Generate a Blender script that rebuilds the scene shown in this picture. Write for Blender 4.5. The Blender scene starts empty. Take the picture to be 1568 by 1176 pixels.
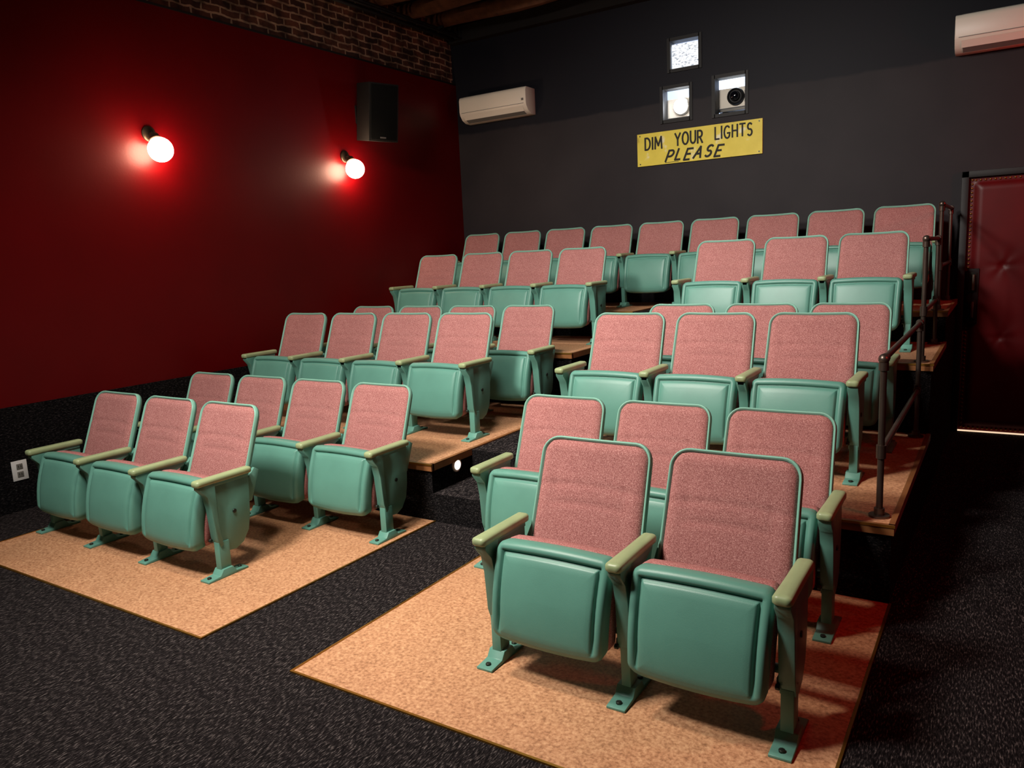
import bpy, math, random
from mathutils import Vector, Matrix
random.seed(4)
H=1.6
sc=bpy.context.scene
try:
    sc.view_settings.view_transform='Standard'; sc.view_settings.look='None'
    sc.view_settings.exposure=0.0; sc.view_settings.gamma=1.0
except Exception as e: print(e)

# ------------------------------------------------------------ materials
def srgb(r,g,b):
    f=lambda c:(c/255/12.92) if c/255<=0.04045 else ((c/255+0.055)/1.055)**2.4
    return (f(r),f(g),f(b),1)
def newmat(name):
    m=bpy.data.materials.new(name); m.use_nodes=True
    nt=m.node_tree; b=nt.nodes['Principled BSDF']
    return m,nt,b
def N(nt,t,**kw):
    n=nt.nodes.new(t)
    for k,v in kw.items(): setattr(n,k,v)
    return n
def plain(name,col,rough=0.5,metal=0.0,spec=0.5,noise=0.0,nscale=8,bump=0.0,bscale=200):
    m,nt,b=newmat(name)
    b.inputs['Roughness'].default_value=rough; b.inputs['Metallic'].default_value=metal
    b.inputs['Specular IOR Level'].default_value=spec
    b.inputs['Base Color'].default_value=col
    tc=N(nt,'ShaderNodeTexCoord')
    if noise>0:
        n=N(nt,'ShaderNodeTexNoise'); n.inputs['Scale'].default_value=nscale; n.inputs['Detail'].default_value=5
        nt.links.new(tc.outputs['Object'],n.inputs['Vector'])
        r=N(nt,'ShaderNodeValToRGB')
        r.color_ramp.elements[0].position=0.3; r.color_ramp.elements[1].position=0.7
        r.color_ramp.elements[0].color=tuple(c*(1-noise) for c in col[:3])+(1,)
        r.color_ramp.elements[1].color=tuple(min(1,c*(1+noise)) for c in col[:3])+(1,)
        nt.links.new(n.outputs['Fac'],r.inputs['Fac']); nt.links.new(r.outputs['Color'],b.inputs['Base Color'])
    if bump>0:
        n2=N(nt,'ShaderNodeTexNoise'); n2.inputs['Scale'].default_value=bscale; n2.inputs['Detail'].default_value=3
        nt.links.new(tc.outputs['Object'],n2.inputs['Vector'])
        bp=N(nt,'ShaderNodeBump'); bp.inputs['Strength'].default_value=bump; bp.inputs['Distance'].default_value=0.003
        nt.links.new(n2.outputs['Fac'],bp.inputs['Height']); nt.links.new(bp.outputs['Normal'],b.inputs['Normal'])
    return m
def emis(name,col,s):
    m,nt,b=newmat(name)
    b.inputs['Base Color'].default_value=col
    b.inputs['Emission Color'].default_value=col; b.inputs['Emission Strength'].default_value=s
    return m
def speckle(name,stops,scale,rough,bump=0.3,stretch=(1,1,1),spec=0.3,dist=0.003,big=0.0,rot=0,detail=4,glow=0):
    m,nt,b=newmat(name)
    b.inputs['Roughness'].default_value=rough; b.inputs['Specular IOR Level'].default_value=spec
    tc=N(nt,'ShaderNodeTexCoord'); mp=N(nt,'ShaderNodeMapping'); mp.inputs['Scale'].default_value=stretch
    mp.inputs['Rotation'].default_value=(0,0,rot)
    nt.links.new(tc.outputs['Object'],mp.inputs['Vector'])
    n=N(nt,'ShaderNodeTexNoise'); n.inputs['Scale'].default_value=scale; n.inputs['Detail'].default_value=detail; n.inputs['Roughness'].default_value=0.65
    nt.links.new(mp.outputs['Vector'],n.inputs['Vector'])
    r=N(nt,'ShaderNodeValToRGB'); cr=r.color_ramp
    cr.elements[0].position=stops[0][0]; cr.elements[0].color=stops[0][1]
    cr.elements[1].position=stops[-1][0]; cr.elements[1].color=stops[-1][1]
    for p,c in stops[1:-1]:
        e=cr.elements.new(p); e.color=c
    nt.links.new(n.outputs['Fac'],r.inputs['Fac'])
    out=r.outputs['Color']
    if big>0:
        n3=N(nt,'ShaderNodeTexNoise'); n3.inputs['Scale'].default_value=3; n3.inputs['Detail'].default_value=4
        nt.links.new(tc.outputs['Object'],n3.inputs['Vector'])
        mr=N(nt,'ShaderNodeMapRange'); mr.inputs['From Min'].default_value=0.3; mr.inputs['From Max'].default_value=0.7
        mr.inputs['To Min'].default_value=1-big; mr.inputs['To Max'].default_value=1+big
        nt.links.new(n3.outputs['Fac'],mr.inputs['Value'])
        mx=N(nt,'ShaderNodeVectorMath',operation='SCALE')
        nt.links.new(out,mx.inputs[0]); nt.links.new(mr.outputs['Result'],mx.inputs['Scale']); out=mx.outputs['Vector']
    nt.links.new(out,b.inputs['Base Color'])
    if glow: nt.links.new(out,b.inputs['Emission Color']); b.inputs['Emission Strength'].default_value=glow
    if bump>0:
        bp=N(nt,'ShaderNodeBump'); bp.inputs['Strength'].default_value=bump; bp.inputs['Distance'].default_value=dist
        nt.links.new(n.outputs['Fac'],bp.inputs['Height']); nt.links.new(bp.outputs['Normal'],b.inputs['Normal'])
    return m
M={}
M['fabric']=speckle('pink_tweed_fabric',[(0.30,srgb(114,70,69)),(0.5,srgb(160,105,102)),(0.72,srgb(208,160,154))],260,0.95,0.3,spec=0.08,dist=0.0015,big=0.07)
M['green']=plain('seafoam_enamel',srgb(90,142,128),0.40,noise=0.06,nscale=6,bump=0.12,bscale=350,spec=0.42)
M['rim']=plain('seafoam_enamel_lit_edge',srgb(124,178,160),0.4,spec=0.4)  # same enamel, lightened to paint in the light catching the rim
M['greend']=plain('seafoam_enamel_groove',srgb(62,108,98),0.5)
M['arm']=plain('olive_armrest_enamel',srgb(148,164,122),0.38,noise=0.08,nscale=14,spec=0.4)
M['bolt']=plain('dark_bolt',srgb(60,66,60),0.4,metal=0.8)
M['cork']=speckle('cork_floor',[(0.28,srgb(130,88,60)),(0.48,srgb(184,134,98)),(0.72,srgb(216,170,130))],75,0.5,0.10,spec=0.4,big=0.05)
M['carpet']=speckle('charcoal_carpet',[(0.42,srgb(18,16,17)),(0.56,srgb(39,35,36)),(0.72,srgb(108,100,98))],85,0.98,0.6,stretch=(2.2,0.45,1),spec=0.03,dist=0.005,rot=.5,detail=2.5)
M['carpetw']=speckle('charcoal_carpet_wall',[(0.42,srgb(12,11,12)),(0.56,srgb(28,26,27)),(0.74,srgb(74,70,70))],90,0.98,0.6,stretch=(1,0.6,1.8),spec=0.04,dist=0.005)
M['red']=plain('oxblood_wall_paint',srgb(92,0,4),0.40,noise=0.08,nscale=2.2,bump=0.15,bscale=60,spec=0.22)
M['black']=plain('black_paint',srgb(10,10,11),0.6)
M['ceil']=plain('dark_ceiling',srgb(18,15,14),0.9,noise=0.3)
M['wood']=plain('old_joist_wood',srgb(104,66,42),0.75,noise=0.4,nscale=12)
M['noz']=plain('dark_wood_nosing',srgb(132,86,50),0.38,noise=0.2)
M['brass']=plain('brass_trim',srgb(170,124,52),0.4,metal=0.9)
M['pipe']=plain('iron_pipe',srgb(104,90,82),0.36,metal=0.85,noise=0.2)
M['white']=plain('white_plastic',srgb(246,238,222),0.4)
M['whitep']=plain('outlet_plastic',srgb(235,235,232),0.4)
M['grey']=plain('grey_plastic',srgb(120,118,112),0.5)
M['speaker']=plain('speaker_black',srgb(20,22,19),0.6,bump=0.4,bscale=300)
M['grille']=plain('speaker_grille',srgb(11,13,11),0.8,bump=0.8,bscale=700,spec=.2)
M['vinyl']=plain('red_vinyl',srgb(88,4,8),0.42,noise=0.12,nscale=5,spec=.3)
M['metal']=plain('satin_steel',srgb(150,140,125),0.35,metal=0.9)
M['stud']=plain('aged_brass_nailheads',srgb(120,84,44),0.4,metal=0.9)
M['globe']=emis('lit_opal_globe',(1.0,0.68,0.45,1),62)
M['lampm']=plain('lamp_socket_bronze',srgb(70,58,46),0.4,metal=0.7)
M['sign_k']=plain('sign_black_lettering',srgb(28,26,22),0.7)
M['glass']=plain('lens_glass',srgb(10,12,18),0.08)
M['beam']=emis('lit_projector_lens',(0.90,0.94,1.0,1),45)
M['stepl']=emis('step_light_lens',(1.0,0.93,0.82,1),1.8)
M['gap']=emis('door_gap_light',(1.0,0.72,0.48,1),1.0)
M['exit']=emis('added_exit_sign_red',(1.0,0.02,0.015,1),6)
M['booth']=plain('booth_plaster',srgb(190,198,214),0.8)
M['paper']=speckle('self_glowing_notice',[(0.36,srgb(110,122,136)),(0.46,srgb(225,232,240)),(0.7,srgb(250,252,255))],30,0.8,0,stretch=(1,1,2.5),glow=.85)  # paper emits by itself to look bright; nothing lights it from behind
def backwall():
    m,nt,b=newmat('charcoal_wall_paint')
    b.inputs['Roughness'].default_value=0.6; b.inputs['Specular IOR Level'].default_value=0.22
    tc=N(nt,'ShaderNodeTexCoord'); n=N(nt,'ShaderNodeTexNoise'); n.inputs['Scale'].default_value=1.3; n.inputs['Detail'].default_value=6
    nt.links.new(tc.outputs['Object'],n.inputs['Vector'])
    r=N(nt,'ShaderNodeValToRGB'); r.color_ramp.elements[0].position=0.3; r.color_ramp.elements[1].position=0.72
    r.color_ramp.elements[0].color=srgb(36,33,37); r.color_ramp.elements[1].color=srgb(48,44,47)
    nt.links.new(n.outputs['Fac'],r.inputs['Fac'])
    sp=N(nt,'ShaderNodeSeparateXYZ'); nt.links.new(tc.outputs['Object'],sp.inputs[0])
    n2=N(nt,'ShaderNodeTexNoise'); n2.inputs['Scale'].default_value=4; nt.links.new(tc.outputs['Object'],n2.inputs['Vector'])
    a=N(nt,'ShaderNodeMath',operation='MULTIPLY_ADD'); a.inputs[1].default_value=0.08; nt.links.new(n2.outputs['Fac'],a.inputs[0]); nt.links.new(sp.outputs['Z'],a.inputs[2])
    s1=N(nt,'ShaderNodeMapRange'); s1.inputs['From Min'].default_value=3.14; s1.inputs['From Max'].default_value=3.165; nt.links.new(a.outputs[0],s1.inputs['Value'])
    mix=N(nt,'ShaderNodeMix',data_type='RGBA'); nt.links.new(s1.outputs[0],mix.inputs['Factor'])
    nt.links.new(r.outputs['Color'],mix.inputs['A']); mix.inputs['B'].default_value=srgb(19,20,29)
    nt.links.new(mix.outputs['Result'],b.inputs['Base Color'])
    bp=N(nt,'ShaderNodeBump'); bp.inputs['Strength'].default_value=0.15; bp.inputs['Distance'].default_value=0.02
    nt.links.new(n.outputs['Fac'],bp.inputs['Height']); nt.links.new(bp.outputs['Normal'],b.inputs['Normal'])
    return m
M['back']=backwall()
def brickmat():
    m,nt,b=newmat('old_brick')
    b.inputs['Roughness'].default_value=0.9
    tc=N(nt,'ShaderNodeTexCoord'); sp=N(nt,'ShaderNodeSeparateXYZ'); cb=N(nt,'ShaderNodeCombineXYZ')
    nt.links.new(tc.outputs['Object'],sp.inputs[0]); nt.links.new(sp.outputs['Y'],cb.inputs['X']); nt.links.new(sp.outputs['Z'],cb.inputs['Y'])
    n=N(nt,'ShaderNodeTexNoise'); n.inputs['Scale'].default_value=7; n.inputs['Detail'].default_value=5
    nt.links.new(tc.outputs['Object'],n.inputs['Vector'])
    va=N(nt,'ShaderNodeVectorMath',operation='MULTIPLY_ADD'); va.inputs[1].default_value=(0.06,0.05,0)
    nt.links.new(n.outputs['Color'],va.inputs[0]); nt.links.new(cb.outputs[0],va.inputs[2])
    br=N(nt,'ShaderNodeTexBrick'); br.inputs['Scale'].default_value=1
    br.inputs['Brick Width'].default_value=0.2; br.inputs['Row Height'].default_value=0.068; br.inputs['Mortar Size'].default_value=0.009
    br.inputs['Color1'].default_value=srgb(124,76,56); br.inputs['Color2'].default_value=srgb(70,46,38); br.inputs['Mortar'].default_value=srgb(200,170,138)
    nt.links.new(va.outputs[0],br.inputs['Vector'])
    mx=N(nt,'ShaderNodeMix',data_type='RGBA',blend_type='MULTIPLY'); mx.inputs['Factor'].default_value=0.85
    rr=N(nt,'ShaderNodeValToRGB'); rr.color_ramp.elements[0].position=0.38; rr.color_ramp.elements[1].position=0.60; rr.color_ramp.elements[0].color=(0.12,0.12,0.12,1)
    nt.links.new(n.outputs['Fac'],rr.inputs['Fac'])
    nt.links.new(br.outputs['Color'],mx.inputs['A']); nt.links.new(rr.outputs['Color'],mx.inputs['B'])
    nt.links.new(mx.outputs['Result'],b.inputs['Base Color'])
    bp=N(nt,'ShaderNodeBump',invert=True); bp.inputs['Strength'].default_value=0.9; bp.inputs['Distance'].default_value=0.02
    nt.links.new(br.outputs['Fac'],bp.inputs['Height']); nt.links.new(bp.outputs['Normal'],b.inputs['Normal'])
    return m
M['brick']=brickmat()
def signmat():
    m,nt,b=newmat('yellow_sign_board'); b.inputs['Roughness'].default_value=0.55
    tc=N(nt,'ShaderNodeTexCoord'); n=N(nt,'ShaderNodeTexNoise'); n.inputs['Scale'].default_value=7; n.inputs['Detail'].default_value=9
    nt.links.new(tc.outputs['Object'],n.inputs['Vector'])
    r=N(nt,'ShaderNodeValToRGB'); cr=r.color_ramp
    cr.elements[0].position=0.26; cr.elements[0].color=srgb(166,142,50); cr.elements[1].position=0.70; cr.elements[1].color=srgb(244,238,200)
    e=cr.elements.new(0.36); e.color=srgb(230,210,72); e=cr.elements.new(0.60); e.color=srgb(238,218,80)
    nt.links.new(n.outputs['Fac'],r.inputs['Fac']); nt.links.new(r.outputs['Color'],b.inputs['Base Color'])
    return m
M['sign']=signmat()

# ------------------------------------------------------------ mesh builder
class B:
    def __init__(s): s.v=[]; s.f=[]; s.m=[]; s.mats=[]
    def mi(s,k):
        if k not in s.mats: s.mats.append(k)
        return s.mats.index(k)
    def face(s,idx,k): s.f.append(tuple(idx)); s.m.append(s.mi(k))
    def box(s,x0,x1,y0,y1,z0,z1,k,top=None):
        o=len(s.v)
        for z in (z0,z1):
            for x,y in ((x0,y0),(x1,y0),(x1,y1),(x0,y1)): s.v.append((x,y,z))
        for q in ((0,3,2,1),(0,1,5,4),(1,2,6,5),(2,3,7,6),(3,0,4,7)): s.face([o+i for i in q],k)
        s.face([o+i for i in (4,5,6,7)],top or k)
    def prism(s,prof,x0,x1,k,ax='x'):
        o=len(s.v); n=len(prof)
        for x in (x0,x1):
            for a,b in prof:
                s.v.append((x,a,b) if ax=='x' else ((a,x,b) if ax=='y' else (a,b,x)))
        s.face([o+i for i in range(n)][::-1],k); s.face([o+n+i for i in range(n)],k)
        for i in range(n):
            j=(i+1)%n; s.face((o+i,o+j,o+n+j,o+n+i),k)
    def loft(s,rings,kinds,cap0=None,cap1=None):
        o=len(s.v); n=len(rings[0])
        for r in rings: s.v.extend(r)
        for a in range(len(rings)-1):
            for i in range(n):
                j=(i+1)%n
                s.face((o+a*n+i,o+a*n+j,o+(a+1)*n+j,o+(a+1)*n+i),kinds[a])
        if cap0: s.face([o+i for i in range(n)][::-1],cap0)
        if cap1: s.face([o+(len(rings)-1)*n+i for i in range(n)],cap1)
    def cyl(s,p0,p1,r,k,n=14,r1=None):
        p0=Vector(p0);p1=Vector(p1);d=(p1-p0).normalized()
        a=d.orthogonal().normalized(); b=d.cross(a)
        R=[]
        for p,rr in ((p0,r),(p1,r if r1 is None else r1)):
            R.append([tuple(p+a*rr*math.cos(t*2*math.pi/n)+b*rr*math.sin(t*2*math.pi/n)) for t in range(n)])
        s.loft(R,[k],k,k)
    def revolve(s,c,axis,prof,k,n=24):
        c=Vector(c);d=Vector(axis).normalized();a=d.orthogonal().normalized();b=d.cross(a)
        R=[[tuple(c+d*h+a*r*math.cos(t*2*math.pi/n)+b*r*math.sin(t*2*math.pi/n)) for t in range(n)] for h,r in prof]
        s.loft(R,[k]*(len(prof)-1),k,k)
    def sphere(s,c,r,k,n=20):
        prof=[(-r*math.cos(math.pi*i/(n//2)),max(1e-4,r*math.sin(math.pi*i/(n//2)))) for i in range(n//2+1)]
        s.revolve(c,(0,0,1),prof,k,n)
    def mesh(s,name,ang=38,bevel=0.0,seg=2):
        me=bpy.data.meshes.new(name); me.from_pydata(s.v,[],s.f)
        for k in s.mats: me.materials.append(M[k])
        for p,mi in zip(me.polygons,s.m): p.material_index=mi; p.use_smooth=True
        import bmesh
        bm=bmesh.new(); bm.from_mesh(me); bmesh.ops.recalc_face_normals(bm,faces=bm.faces); bm.to_mesh(me); bm.free()
        if bevel>0:
            ob=bpy.data.objects.new('tmp',me); sc.collection.objects.link(ob)
            md=ob.modifiers.new('b','BEVEL'); md.width=bevel; md.segments=seg; md.limit_method='ANGLE'; md.angle_limit=math.radians(50)
            dg=bpy.context.evaluated_depsgraph_get(); dg.update()
            me2=bpy.data.meshes.new_from_object(ob.evaluated_get(dg)); me2.name=name
            bpy.data.objects.remove(ob); me=me2
        me.set_sharp_from_angle(angle=math.radians(ang))
        return me
    def obj(s,name,parent=None,**kw):
        o=bpy.data.objects.new(name,s.mesh(name,**kw)); sc.collection.objects.link(o)
        if parent: o.parent=parent
        return o
def rrect(w,h,rt,rb,inset,n=6):
    w2=w/2-inset; h2=h/2-inset; pts=[]
    def rr(r): return max(0.0015,min(r-inset if r-inset>0.004 else 0.004, w2*0.98,h2*0.98))
    for (sx,sy,r,a0) in ((1,1,rt,0),(-1,1,rt,90),(-1,-1,rb,180),(1,-1,rb,270)):
        q=rr(r); cx=sx*(w2-q); cy=sy*(h2-q)
        for i in range(n+1):
            t=math.radians(a0+90*i/n); pts.append((cx+q*math.cos(t),cy+q*math.sin(t)))
        nxt={(1,1):(-1,1,rt),(-1,1):(-1,-1,rb),(-1,-1):(1,-1,rb),(1,-1):(1,1,rt)}[(sx,sy)]
        q2=rr(nxt[2]); t=math.radians(a0+90)
        s=pts[-1]; e=(nxt[0]*(w2-q2)+q2*math.cos(t), nxt[1]*(h2-q2)+q2*math.sin(t))
        for i in range(1,6): pts.append((s[0]+(e[0]-s[0])*i/6,s[1]+(e[1]-s[1])*i/6))
    return pts

# ------------------------------------------------------------ theatre seat
SP=0.563
def add_standard(b,x,end):
    b.prism([(-.125,0),(.125,0),(.125,.010),(.05,.016),(.03,.045),(-.03,.045),(-.05,.016),(-.125,.010)],x-.036,x+.036,'green')
    for yy in (-.095,.095):
        b.cyl((x,yy,.008),(x,yy,.020),.011,'bolt',8)
    if end:
        b.box(x-.021,x+.021,-.032,.032,.02,.19,'green')
        sg=1 if end>0 else -1
        b.prism([(-.03,.515),(-.035,.42),(-.028,.30),(-.022,.21),(-.005,.155),(.03,.128),(.08,.122),(.13,.145),(.17,.20),(.187,.28),(.197,.40),(.20,.515)],x-.013,x+.013,'green')
        b.prism([(-.108,.517),(-.108,.495),(-.07,.45),(-.054,.38),(-.042,.22),(-.022,.165),(-.004,.175),(-.014,.24),(-.02,.38),(-.02,.517)],x-.026,x+.026,'green')
        b.box(x-.02,x+.02,-.06,.195,.495,.517,'green')
        b.cyl((x+sg*.012,.09,.33),(x+sg*.019,.09,.33),.012,'bolt',10)
    else:
        b.prism([(-.108,.517),(-.108,.495),(-.07,.45),(-.052,.38),(-.036,.22),(-.030,.03),(.030,.03),(.036,.22),(.05,.38),(.10,.46),(.195,.495),(.195,.517)],x-.018,x+.018,'green')
        b.prism([(-.108,.517),(-.108,.495),(-.07,.45),(-.054,.38),(-.042,.20),(-.022,.20),(-.02,.38),(-.02,.517)],x-.025,x+.025,'green')
    for sx in ((-1,) if end>0 else (1,) if end<0 else (-1,1)):
        b.cyl((x,.01,.235),(x+sx*.05,.01,.235),.016,'green',12)
        b.box(min(x+sx*.018,x+sx*.034),max(x+sx*.018,x+sx*.034),-.035,.03,.19,.225,'greend')
        b.cyl((x+sx*.02,-.045,.20),(x+sx*.034,-.045,.20),.01,'bolt',8)
    rings=[]
    for ins,z in ((.006,.512),(.0,.518),(.0,.534),(.003,.540),(.009,.544),(.020,.546)):
        rings.append([(x+a*(1+.10*max(0,min(1,(-bb-.02)/.15))),.048+bb,z) for a,bb in rrect(.058,.345,.018,.018,ins)])
    b.loft(rings,['arm']*5,'arm','arm')

def back_map(a,bb,d):
    d=d+0.022*(a/.245)**2
    t=bb/.51+.5
    y=.215+(.395-.215)*t; z=.355+(.838-.355)*t
    ny,nz=-.937,.349
    return (a*(1.02-.035*t),y+ny*d,z+nz*d)
def seat_map(a,bb,d):
    t=.5-bb/.39
    y=-.022-.088*t -.022*math.sin(math.pi*min(1,t))
    y+= .034*max(0,(t-.84)/.16)**2
    z=.527-.385*t + .010*(a/.235)**2*(-1 if t<.5 else 1)*min(1,abs(t-.5)*2)
    sc_=1-.035*t
    y+=.006*(a/.235)**2
    return (a*sc_,y-d,z+d*.25*(.5-t)*1.2)
def seat_mesh(name,left,right):
    b=B()
    add_standard(b,-SP/2,left)
    if right: add_standard(b,SP/2,right)
    R=[]
    prof=[(.030,.006,'rim'),(.015,.012,'rim'),(.010,.026,'rim'),(.004,.029,'rim'),(0,.024,'rim'),(0,.008,'rim'),(0,.002,'green'),(.006,-.008,'green'),(.02,-.014,'green'),(.06,-.020,'green'),(.13,-.024,'green'),(.2,-.025,'green'),(.235,-.025,'green')]
    for ins,d,k in prof:
        R.append([back_map(a,bb,d) for a,bb in rrect(.492,.51,.075,.04,ins)])
    b.loft(R,[prof[i+1][2] for i in range(len(R)-1)],None,'green')
    n=40; w2=.245-.011; h2=.255-.011; rt=.066; rb=.03
    o=len(b.v)
    for j in range(n+1):
        bb=-h2+2*h2*j/n
        if bb>h2-rt: W=w2-rt+math.sqrt(max(0,rt*rt-(bb-(h2-rt))**2))
        elif bb<-h2+rb: W=w2-rb+math.sqrt(max(0,rb*rb-(bb+h2-rb)**2))
        else: W=w2
        for i in range(n+1):
            s=math.sin((-1+2*i/n)*math.pi/2*.999)
            a=s*W
            ea=max(0,W-abs(a)); eb=min(h2-bb,bb+h2)
            e=min(ea,eb)
            p=min(1,max(0,e)/.045); pil=math.sqrt(max(0,1-(1-p)**2))
            d=.012+.026*pil+.012*math.cos(a/.245*1.5)*pil
            sb=.055+.010*math.cos(a*9)
            d-=.004*math.exp(-((bb-sb)/.009)**2)*pil
            d-=.004*math.exp(-((bb-sb+.075)/.010)**2)*pil*(1 if abs(a)<.15 else 0.2)
            d-=.004*math.exp(-((abs(a)-.155)/.010)**2)*pil*(1 if -.03<bb<.07 else .15)
            b.v.append(back_map(a,bb,d))
    for j in range(n):
        for i in range(n):
            b.face((o+j*(n+1)+i,o+j*(n+1)+i+1,o+(j+1)*(n+1)+i+1,o+(j+1)*(n+1)+i),'fabric')
    for sx in (-1,1):
        x0,x1=sorted((sx*.225,sx*.262))
        b.prism([(.13,.34),(.235,.34),(.30,.50),(.27,.52),(.17,.42),(.13,.40)],x0,x1,'green')
    prof=[(.19,.034,'green'),(.15,.034,'green'),(.11,.034,'green'),(.075,.034,'green'),(.054,.033,'green'),(.047,.030,'green'),(.042,.018,'green'),(.036,.017,'green'),(.031,.028,'green'),(.024,.033,'green'),(.014,.033,'green'),(.006,.028,'green'),(0,.016,'green'),(0,-.02,'green'),(.002,-.034,'green'),(.006,-.036,'greend'),
          (.002,-.038,'fabric'),(-.002,-.05,'fabric'),(-.002,-.085,'fabric'),(.01,-.108,'fabric'),(.04,-.120,'fabric'),(.10,-.126,'fabric'),(.19,-.128,'fabric')]
    R=[]
    for ins,d,k in prof:
        ring=[]
        for a,bb in rrect(.484,.39,.035,.055,ins):
            dd=d
            if .02<ins<.05 and d<.031:
                q=min(1,max(0,(-.125-bb)/.03)); dd=d+(.033-d)*q
            ring.append(seat_map(a,bb,dd))
        R.append(ring)
    K=[prof[i+1][2] for i in range(len(prof)-1)]
    b.loft(R,K,'green','fabric')
    return b.mesh(name,ang=50,bevel=.0035)
ME={}
for key,(l,r) in {'first':(-1,0),'mid':(0,0),'last':(0,1)}.items():
    ME[key]=seat_mesh('theater_seat_'+key,l,r)
def row(xr,n,y,z):
    for i in range(n):
        xc=xr-SP*(n-i-.5)
        k='first' if i==0 else ('last' if i==n-1 else 'mid')
        o=bpy.data.objects.new('theater_seat',ME[k]); sc.collection.objects.link(o)
        o.location=(xc,y,z)
Z1,Z2,Z3=.225*H,.505*H,.650*H
row(-2.1475*H,3,1.503*H,.004); row(-.3295*H,2,1.487*H,.004)
row(-1.878*H,4,2.01*H,.004);  row(-.350*H,3,2.0*H,.004)
row(-1.925*H,4,2.66*H,Z1+.004);  row(-.392*H,3,2.645*H,Z1+.004)
row(-1.862*H,4,3.12*H,Z1+.004);  row(-.345*H,3,3.11*H,Z1+.004)
row(-1.905*H,4,3.82*H,Z2+.004);  row(-.361*H,3,3.82*H,Z2+.004)
row(-.312*H,9,4.58*H,Z3+.004)

# ------------------------------------------------------------ room shell
XL=-3.62*H; YB=5.0*H; XR=1.35; YF=-2.6; ZC=4.45
XA0,XA1=-1.832*H,-1.462*H
XE=-.232*H
Y1,Y1b=2.23*H,2.49*H
Y2,Y2b=3.39*H,3.64*H
Y3=4.15*H
ZR=-.17
b=B()
b.box(XL,XR,YF,Y1,-.1,0,'carpet')
o=len(b.v)
b.v+=[(XL,Y1,0),(XR,Y1,0),(XR,YB,ZR),(XL,YB,ZR)]
b.face((o,o+1,o+2,o+3),'carpet')
b.obj('floor')
def cork(name,x0,x1,y0,y1,z):
    b=B(); b.box(x0,x1,y0,y1,z-.001,z+.004,'cork')
    t=.010
    b.box(x0-t,x1+t,y0-t,y0,z-.001,z+.007,'brass'); b.box(x0-t,x0,y0,y1,z-.001,z+.007,'brass'); b.box(x1,x1+t,y0,y1,z-.001,z+.007,'brass')
    b.obj(name)
cork('cork_floor_panel',-3.245*H,XA0,1.185*H,Y1-.002,0)
cork('cork_floor_panel',XA1,XE,1.185*H,Y1-.002,0)
def platform(name,y0,yb,y1,zt,zb,zstep):
    b=B()
    xl=XL+.014
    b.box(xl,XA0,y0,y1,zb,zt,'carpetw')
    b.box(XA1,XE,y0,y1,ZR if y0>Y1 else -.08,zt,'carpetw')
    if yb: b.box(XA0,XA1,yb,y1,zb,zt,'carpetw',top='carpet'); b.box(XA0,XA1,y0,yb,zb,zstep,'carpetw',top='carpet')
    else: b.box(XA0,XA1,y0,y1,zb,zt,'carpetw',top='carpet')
    for x0,x1 in ((xl,XA0),(XA1,XE)):
        b.box(x0,x1,y0,y1,zt-.001,zt+.004,'cork')
        b.box(x0,x1+.012,y0-.015,y0+.012,zt-.035,zt+.009,'noz')
        b.box(x1-.012,x1+.012,y0,y1,zt-.035,zt+.009,'noz')
        b.box(x0,x1+.016,y0-.019,y0-.012,zt+.000,zt+.011,'brass')
    b.obj(name)
platform('seating_riser_platform',Y1,Y1b,Y2,Z1,0,Z1*.5)
platform('seating_riser_platform',Y2,Y2b,Y3,Z2,Z1-.1,(Z1+Z2)/2)
platform('seating_riser_platform',Y3,None,YB-.055,Z3,Z2-.1,Z2)
ZRED=2.325*H; ZW=.462*H
b=B(); b.box(XL-.12,XL,YF,YB,-.1,ZRED,'red'); b.obj('wall_left')
b=B(); b.box(XL-.12,XL-.045,YF,YB,ZRED,ZC,'brick')
b.box(XL-.05,XL+.002,YF,YB,ZRED-.02,ZRED,'black'); b.obj('wall_left_brick')
b=B(); b.box(XL,XL+.012,YF,YB,0,ZW,'carpetw'); b.obj('baseboard_left')
b=B(); b.box(XR,XR+.12,YF,YB,-.2,ZC,'black'); b.obj('wall_right')
b=B(); b.box(XL-.12,XR+.12,YF-.12,YF,-.1,ZC,'black'); b.obj('wall_front')
holes=[(-1.904*H,-1.707*H,2.146*H,2.326*H),(-1.957*H,-1.770*H,1.836*H,2.037*H),(-1.611*H,-1.413*H,1.828*H,2.052*H)]
xs=sorted({XL-.12,XR+.12}|{h[0] for h in holes}|{h[1] for h in holes}); zs=sorted({-.3,ZC}|{h[2] for h in holes}|{h[3] for h in holes})
b=B()
for i in range(len(xs)-1):
    for j in range(len(zs)-1):
        cx=(xs[i]+xs[i+1])/2; cz=(zs[j]+zs[j+1])/2
        if any(h[0]<cx<h[1] and h[2]<cz<h[3] for h in holes): continue
        b.box(xs[i],xs[i+1],YB,YB+.12,zs[j],zs[j+1],'back')
b.obj('wall_back')
for i,(x0,x1,z0,z1) in enumerate(holes):
    b=B(); t=.026
    b.box(x0-t,x0+.008,YB-.014,YB+.12,z0-t,z1+t,'black'); b.box(x1-.008,x1+t,YB-.014,YB+.12,z0-t,z1+t,'black')
    b.box(x0,x1,YB-.014,YB+.12,z0-t,z0+.008,'black'); b.box(x0,x1,YB-.014,YB+.12,z1-.008,z1+t,'black')
    b.obj('window_%d'%(i+1))
b=B()
bx0,bx1,by0,by1,bz0,bz1=-4.2,-1.2,YB+.12,YB+1.9,2.2,4.4
b.box(bx0,bx1,by1,by1+.05,bz0,bz1,'booth'); b.box(bx0-.05,bx0,by0,by1,bz0,bz1,'booth'); b.box(bx1,bx1+.05,by0,by1,bz0,bz1,'booth')
b.box(bx0,bx1,by0,by1,bz0-.05,bz0,'booth'); b.box(bx0,bx1,by0,by1,bz1,bz1+.05,'booth')
b.obj('projection_booth')
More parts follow.
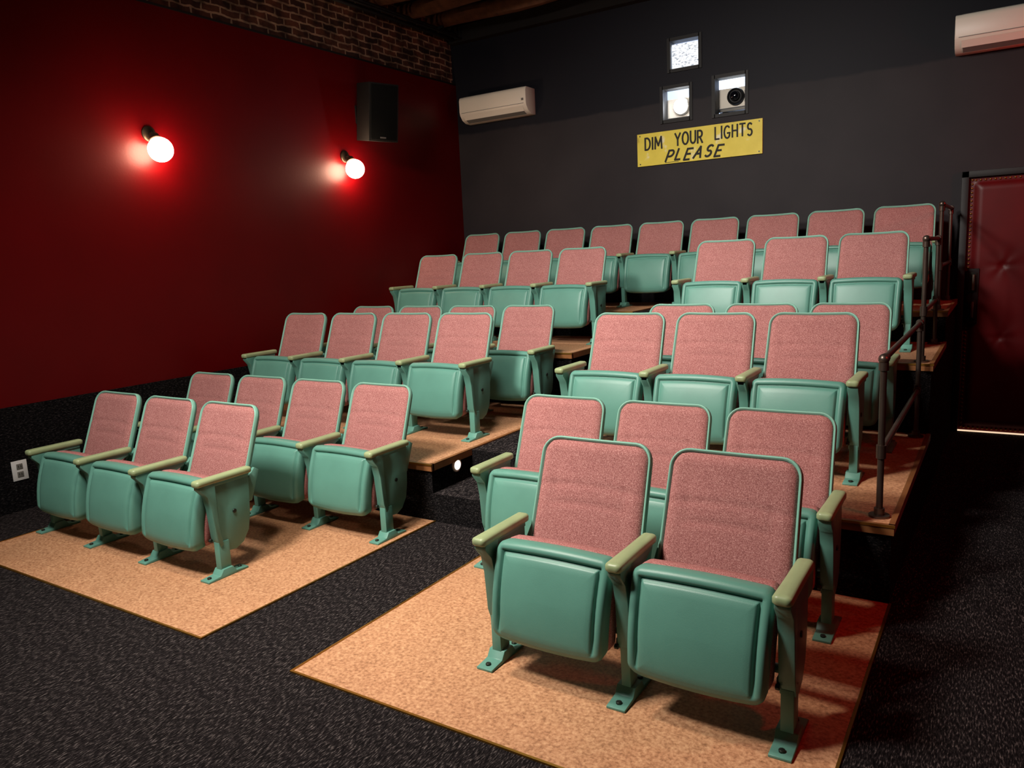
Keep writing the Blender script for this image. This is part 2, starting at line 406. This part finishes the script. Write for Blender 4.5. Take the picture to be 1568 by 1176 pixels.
x0,x1,z0,z1=holes[0]
b=B(); b.box(x0+.012,x1-.012,YB+.030,YB+.034,z0+.01,z1-.035,'paper'); b.obj('self_glowing_notice')  # sheet with its own added glow, no lamp behind it
def projector(name,cx,cz,lit):
    b=B()
    y0=YB+.14
    b.box(cx-.20,cx+.20,y0,y0+.45,cz-.10,cz+.09,'white'); b.box(cx-.19,cx+.19,y0+.02,y0+.4,cz-.13,cz-.10,'grey')
    for i in range(6): b.box(cx+.085+i*.014,cx+.092+i*.014,y0-.003,y0,cz-.06,cz+.05,'black')
    b.revolve((cx-.0,y0,cz),(0,-1,0),[(0,.085),(.03,.085),(.045,.078),(.05,.070),(.03,.062),(.03,.05),(.06,.048),(.065,.04)],'white' if lit else 'black',28)
    b.revolve((cx-.0,y0-.05,cz),(0,-1,0),[(0,.072 if lit else .042),(.02,.070 if lit else .040),(.028,.03 if lit else .02),(.03,.002)],'beam' if lit else 'glass',24)
    b.box(cx-.16,cx-.10,y0+.05,y0+.35,bz0,cz-.13,'black'); b.box(cx+.10,cx+.16,y0+.05,y0+.35,bz0,cz-.13,'black')
    b.obj(name,bevel=.004)
projector('projector',-1.50*H,1.945*H-.01,False)
projector('projector',-1.855*H,1.925*H,True)
b=B(); b.box(XL-.12,XR+.12,YF-.12,YB+.1,ZC,ZC+.1,'ceil'); b.obj('ceiling')
yy=YF+.3; 
k=0
while yy<YB-.1:
    b=B(); r=.085
    n=12; R=[]
    for i in range(25):
        x=XL+(XR-XL)*i/24
        cy=yy+.02*math.sin(i*.6+k); cz=ZC-.12+.015*math.sin(i*.9+k*2)
        R.append([(x,cy+(r+.01*math.sin(t*2+i))*math.cos(t*2*math.pi/n),cz+(r+.01*math.cos(i+t))*math.sin(t*2*math.pi/n)) for t in range(n)])
    b.loft(R,['wood']*24,'wood','wood'); b.obj('ceiling_joist'); yy+=.52; k+=1
b=B()
for dx,dz,r in ((.07,4.20,.022),(.14,4.24,.014),(.19,4.19,.012)):
    b.cyl((XL+dx,YF,dz),(XL+dx,YB,dz),r,'black')
for y in (1.5,3,4.5,6,7.5): b.box(XL-.045,XL+.22,y,y+.03,4.225,4.25,'black')
b.obj('ceiling_conduit')
b=B(); b.box(XL,XR,YB-.10,YB,4.16,4.34,'ceil'); b.obj('trim_1')

# ------------------------------------------------------------ sconces
for y in (2.385*H,3.74*H):
    root=bpy.data.objects.new('wall_sconce',None); sc.collection.objects.link(root); root.location=(XL,y,2.60)
    b=B()
    b.revolve((0,0,.10),(1,0,0),[(0,.06),(.012,.06),(.022,.045),(.028,.015)],'lampm')
    b.cyl((.02,0,.10),(.055,0,.10),.012,'lampm'); b.cyl((.055,0,.105),(.085,0,.06),.012,'lampm')
    b.revolve((.062,0,.092),(.45,0,-.89),[(0,.02),(.01,.036),(.035,.042),(.05,.052),(.056,.048)],'lampm')
    b.obj('socket',root)
    b=B(); b.sphere((.135,0,-.035),.095,'globe',28); b.obj('globe',root)

# speaker
root=bpy.data.objects.new('wall_speaker',None); sc.collection.objects.link(root)
root.location=(XL+.25,3.90*H,3.13)
b=B()
b.prism([(-.17,-.15),(.17,-.15),(.14,.16),(-.14,.16)],-.28,.28,'speaker',ax='z')
b.box(-.15,.15,-.162,-.148,-.265,.265,'grille')
b.box(-.05,.02,-.166,-.160,-.25,-.235,'grey')
o=b.obj('cabinet',root,bevel=.006); o.rotation_euler=(math.radians(9),0,math.radians(72))
b=B(); b.cyl((-.25,0,.02),(0,.0,.0),.018,'black'); b.box(-.25,-.235,-.05,.05,-.08,.1,'black'); b.obj('bracket',root)

# ------------------------------------------------------------ mini split air conditioners
def ac(x0,z0):
    root=bpy.data.objects.new('wall_air_conditioner',None); sc.collection.objects.link(root); root.location=(x0,YB,z0)
    b=B(); W=.93
    prof=[(0,0.0),(-.10,0.005),(-.165,.035),(-.205,.085),(-.215,.12),(-.215,.25),(-.205,.28),(-.19,.29),(0,.29)]
    b.prism(prof,0,W,'white'); b.obj('case',root,bevel=.006)
    b=B()
    b.prism([(-.11,.002),(-.165,.030),(-.16,.036),(-.10,.008)],.06,W-.06,'grey')
    b.prism([(-.168,.032),(-.207,.080),(-.209,.083),(-.171,.030)],.05,W-.05,'white')
    b.box(.03,W-.03,-.217,-.214,.107,.111,'grey')
    b.box(W-.06,W-.03,-.217,-.2145,.14,.165,'grey')
    for i in range(8): b.box(.05,W-.05,-.19+i*.022,-.18+i*.022,.289,.292,'grey')
    b.obj('louvre',root)
ac(-3.504*H,2.01*H-.005); ac(-.290*H,1.955*H)

# ------------------------------------------------------------ sign with brush-stroke lettering
sx0,sx1,sz0,sz1=-2.136*H,-1.309*H,1.5617*H,1.771*H
root=bpy.data.objects.new('painted_sign',None); sc.collection.objects.link(root); root.location=((sx0+sx1)/2,YB-.012,(sz0+sz1)/2)
b=B(); b.box(-(sx1-sx0)/2,(sx1-sx0)/2,-.006,.012,-(sz1-sz0)/2,(sz1-sz0)/2,'sign')
for sx in (-1,1):
    for sz in (-1,1): b.cyl((sx*.63,-.009,sz*.145),(sx*.63,-.005,sz*.145),.007,'bolt',10)
b.obj('board',root)
def arc(cx,cy,rx,ry,a0,a1,n=10): return [(cx+rx*math.cos(math.radians(a0+(a1-a0)*i/n)),cy+ry*math.sin(math.radians(a0+(a1-a0)*i/n))) for i in range(n+1)]
LET={
'D':(.70,[[(0,0),(0,1),(.25,1)]+arc(.25,.5,.45,.5,90,-90)+[(0,0)]]),
'I':(.05,[[(.02,0),(.02,1)]]),
'M':(.95,[[(0,0),(.06,1),(.47,.25),(.88,1),(.95,0)]]),
'Y':(.75,[[(0,1),(.37,.5),(.75,1)],[(.37,.5),(.37,0)]]),
'O':(.85,[arc(.42,.5,.42,.5,0,360,18)]),
'U':(.70,[[(0,1),(0,.35)]+arc(.35,.35,.35,.35,180,360)+[(.70,1)]]),
'R':(.66,[[(0,0),(0,1),(.3,1)]+arc(.32,.74,.3,.26,90,-90)+[(0,.48)],[(.3,.48),(.66,0)]]),
'L':(.55,[[(0,1),(0,0),(.55,0)]]),
'G':(.80,[arc(.42,.5,.42,.5,50,315,14)+[(.78,.42),(.45,.42)]]),
'H':(.70,[[(0,0),(0,1)],[(.70,0),(.70,1)],[(0,.52),(.70,.52)]]),
'T':(.72,[[(0,1),(.72,1)],[(.36,1),(.36,0)]]),
'S':(.62,[arc(.32,.75,.29,.25,40,250,9)+arc(.30,.26,.31,.26,70,-140,9)]),
'P':(.64,[[(0,0),(0,1),(.3,1)]+arc(.32,.72,.32,.28,90,-90)+[(0,.44)]]),
'E':(.60,[[(.60,1),(0,1),(0,0),(.60,0)],[(0,.52),(.5,.52)]]),
'A':(.80,[[(0,0),(.42,1),(.80,0)],[(.15,.36),(.66,.36)]]),
}
def lettering(body,x0,x1,z0,hgt,stroke,shear=0.0,gap=.30,jit=.0):
    tot=sum(LET[c][0] for c in body)+gap*(len(body)-1); sx=(x1-x0)/tot
    b=B(); x=0; layer=0
    for ci,c in enumerate(body):
        w,pl=LET[c]; dz=jit*math.sin(ci*2.3+len(body))
        for line in pl:
            pts=[Vector((x0+(x+px)*sx+shear*py*hgt,0,z0+dz+py*hgt)) for px,py in line]
            for i in range(len(pts)-1):
                layer+=1; y1=-.0095-.00002*(layer%9)
                d=(pts[i+1]-pts[i]); 
                if d.length<1e-5: continue
                d.normalize(); nn=Vector((-d.z,0,d.x))*stroke/2; e=d*stroke*.35
                q=[pts[i]-e-nn,pts[i+1]+e-nn,pts[i+1]+e+nn,pts[i]-e+nn]
                b.prism([(v.x,v.z) for v in q],-.006,y1,'sign_k',ax='y')
        x+=w+gap
    b.obj('lettering',root)
lettering('DIM',-.570,-.385,.000,.118,.018,gap=.34); lettering('YOUR',-.235,.055,.010,.120,.018,gap=.34,jit=.003); lettering('LIGHTS',.190,.560,.022,.116,.016,gap=.36,jit=.003)
lettering('PLEASE',-.345,.235,-.140,.106,.020,shear=.42,gap=.50,jit=.006)
b=B()
b.box(-.350,-.20,-.008,-.006,-.156,-.151,'sign_k'); b.obj('underline',root)

# ------------------------------------------------------------ padded door
dx0=-.237*H+.02; dx1=dx0+1.02; dzt=1.345*H
root=bpy.data.objects.new('door_1',None); sc.collection.objects.link(root); root.location=(0,YB,0)
b=B()
b.box(dx0-.012,dx0+.045,-.05,.0,ZR,dzt,'black'); b.box(dx1,dx1+.055,-.05,.0,ZR,dzt,'black'); b.box(dx0-.012,dx1+.055,-.05,.0,dzt-.055,dzt,'black')
b.obj('frame',root,bevel=.004)
b=B()
W=dx1-dx0-.045; Hd=dzt-.055-ZR-.02; cx=(dx0+.045+dx1)/2; cz=ZR+.02+Hd/2
nx,nz=60,120; o=len(b.v)
btn=[(dx0+.055+W*fx,ZR+.02+Hd*fz) for fx,fz in ((.28,.66),(.72,.66),(.28,.38),(.72,.38))]
for j in range(nz+1):
    for i in range(nx+1):
        x=cx-W/2+W*i/nx; z=cz-Hd/2+Hd*j/nz
        e=min(x-(cx-W/2),cx+W/2-x,z-(cz-Hd/2),cz+Hd/2-z)
        d=.030*min(1,max(0,e-.045)/.05)**.5
        for bx,bz in btn:
            rr=math.hypot(x-bx,z-bz); th=math.atan2(z-bz,x-bx)
            d-=.016*math.exp(-(rr/.025)**2)+.0025*math.exp(-(rr/.14)**2)*(math.cos(th*6)+1)
        b.v.append((x,-.012-max(d,0),z))
for j in range(nz):
    for i in range(nx): b.face((o+j*(nx+1)+i,o+j*(nx+1)+i+1,o+(j+1)*(nx+1)+i+1,o+(j+1)*(nx+1)+i),'vinyl')
b.box(cx-W/2,cx+W/2,-.011,.0,cz-Hd/2,cz+Hd/2,'black')
b.obj('padded_panel',root)
b=B()
def stud(x,z): b.revolve((x,-.012,z),(0,-1,0),[(0,.010),(.005,.009),(.008,.004)],'stud',10)
z=cz-Hd/2+.03
while z<cz+Hd/2-.02: stud(cx-W/2+.024,z); stud(cx+W/2-.024,z); z+=.036
x=cx-W/2+.05
while x<cx+W/2-.03: stud(x,cz+Hd/2-.024); stud(x,cz-Hd/2+.024); x+=.036
b.obj('nailhead_studs',root)
b=B()
hz=.62*H
b.box(dx0+.065,dx0+.155,-.055,-.03,hz-.17+.0,hz+.32,'black')
for zc in (hz-.04,hz+.20):
    b.box(dx0+.08,dx0+.14,-.065,-.053,zc-.085,zc+.085,'bolt'); b.box(dx0+.105,dx0+.125,-.085,-.063,zc-.07,zc-.055,'metal'); b.box(dx0+.105,dx0+.125,-.085,-.063,zc+.055,zc+.07,'metal'); b.box(dx0+.105,dx0+.125,-.088,-.078,zc-.07,zc+.07,'metal')
b.obj('door_pull',root,bevel=.003)
b=B(); b.box(dx0+.03,dx1,-.03,-.02,ZR+.008,ZR+.020,'gap'); b.obj('door_gap_light',root)

# ------------------------------------------------------------ pipe railing
def rail(name,x,y0,y1,zb,ht):
    b=B(); r=.0145
    for y in (y0,y1):
        b.cyl((x,y,zb),(x,y,zb+ht),r,'pipe')
        b.cyl((x,y,zb),(x,y,zb+.010),.045,'pipe',18); b.cyl((x,y,zb+.01),(x,y,zb+.04),.023,'pipe')
        b.sphere((x,y,zb+ht),.024,'pipe',14)
        b.cyl((x,y,zb+ht*.42-.03),(x,y,zb+ht*.42+.03),.021,'pipe')
        b.cyl((x,y,zb+ht-.05),(x,y,zb+ht-.015),.021,'pipe')
    b.cyl((x,y0,zb+ht),(x,y1,zb+ht),r,'pipe'); b.cyl((x,y0,zb+ht*.42),(x,y1,zb+ht*.42),r,'pipe')
    for y,s in ((y0,1),(y1,-1)):
        b.cyl((x,y,zb+ht),(x,y+s*.05,zb+ht),.021,'pipe'); b.cyl((x,y,zb+ht*.42),(x,y+s*.05,zb+ht*.42),.021,'pipe')
    b.obj(name)
xr=-.272*H
rail('pipe_railing',xr,2.30*H,3.33*H,Z1+.004,.72)
rail('pipe_railing',xr,3.46*H,4.07*H,Z2+.004,.78)
rail('pipe_railing',xr,4.22*H,4.90*H,Z3+.004,.80)

root=bpy.data.objects.new('wall_outlet',None); sc.collection.objects.link(root); root.location=(XL+.012,1.57*H,.18*H)
b=B(); b.box(0,.006,-.05,.05,-.07,.07,'whitep')
for z in (-.028,.028):
    b.box(.006,.009,-.02,.02,z-.019,z+.019,'grey'); b.box(.009,.0098,-.010,-.006,z-.006,z+.009,'black'); b.box(.009,.0098,.006,.010,z-.006,z+.009,'black')
b.obj('plate',root,bevel=.002)
b=B(); b.revolve((XA0,2.388*H,.187*H),(1,0,0),[(0,.046),(.008,.044),(.01,.036)],'white'); b.revolve((XA0+.009,2.388*H,.187*H),(1,0,0),[(0,.033),(.004,.030)],'stepl'); b.obj('step_light')
for y,z in ((6.95,2.30),(3.1,2.10)):  # unseen exit signs, added to carry the red light on this side
    b=B(); b.box(XR-.05,XR,y-.2,y+.2,z,z+.22,'white'); b.box(XR-.055,XR-.05,y-.18,y+.18,z+.02,z+.20,'exit'); b.obj('added_exit_sign')

# ------------------------------------------------------------ lights
def area(name,loc,target,size,power,col,spread=180,sy=None):
    l=bpy.data.lights.new(name,'AREA'); l.energy=power; l.color=col; l.size=size; l.spread=math.radians(spread)
    if sy: l.shape='RECTANGLE'; l.size_y=sy
    o=bpy.data.objects.new(name,l); sc.collection.objects.link(o); o.location=loc
    o.rotation_euler=(Vector(target)-Vector(loc)).to_track_quat('-Z','Y').to_euler(); return o
area('overhead_flood',(-3.1,0.5,4.1),(-2.7,4.2,.6),.7,128,(1,.92,.84),110)
area('ceiling_spot_light',(-2.6,1.7,4.1),(-2.2,2.4,0),.35,26,(1,.88,.74),85)
area('overhead_flood',(-2.4,3.3,4.2),(-2.1,6.8,.9),.5,62,(1,.93,.86),95)  # extra flood added to brighten the back rows, no known fixture
area('booth_light',(-2.7,YB+1.2,4.3),(-2.7,YB+1.1,2),.6,120,(.82,.9,1))
area('added_exit_glow',(XR-.08,6.95,2.42),(-.4,7.4,2.5),.25,9,(1,.02,.01),170)  # red area lights paired with the added, unseen signs
area('added_exit_glow',(XR-.08,3.1,2.2),(-.5,3.2,.2),.25,6,(1,.02,.01),120)
w=bpy.data.worlds.new('World'); sc.world=w; w.use_nodes=True
w.node_tree.nodes['Background'].inputs[0].default_value=(.5,.5,.55,1); w.node_tree.nodes['Background'].inputs[1].default_value=.02

# ------------------------------------------------------------ camera
cam=bpy.data.cameras.new('camera'); co=bpy.data.objects.new('camera',cam); sc.collection.objects.link(co); sc.camera=co
f=1175.0
Xc=Vector((1846,106,-f)).normalized(); Yc=Vector((760,-230,f)).normalized()
Zc=Xc.cross(Yc).normalized(); Yc=Zc.cross(Xc).normalized()
right=Vector((Xc.x,Yc.x,Zc.x)); down=Vector((Xc.y,Yc.y,Zc.y)); fwd=Vector((Xc.z,Yc.z,Zc.z))
mt=Matrix((( right.x,-down.x,-fwd.x),(right.y,-down.y,-fwd.y),(right.z,-down.z,-fwd.z)))
co.matrix_world=Matrix.Translation((0,0,H))@mt.to_4x4()
cam.sensor_width=36; cam.sensor_fit='HORIZONTAL'; cam.lens=f/1568*36; cam.clip_start=.05
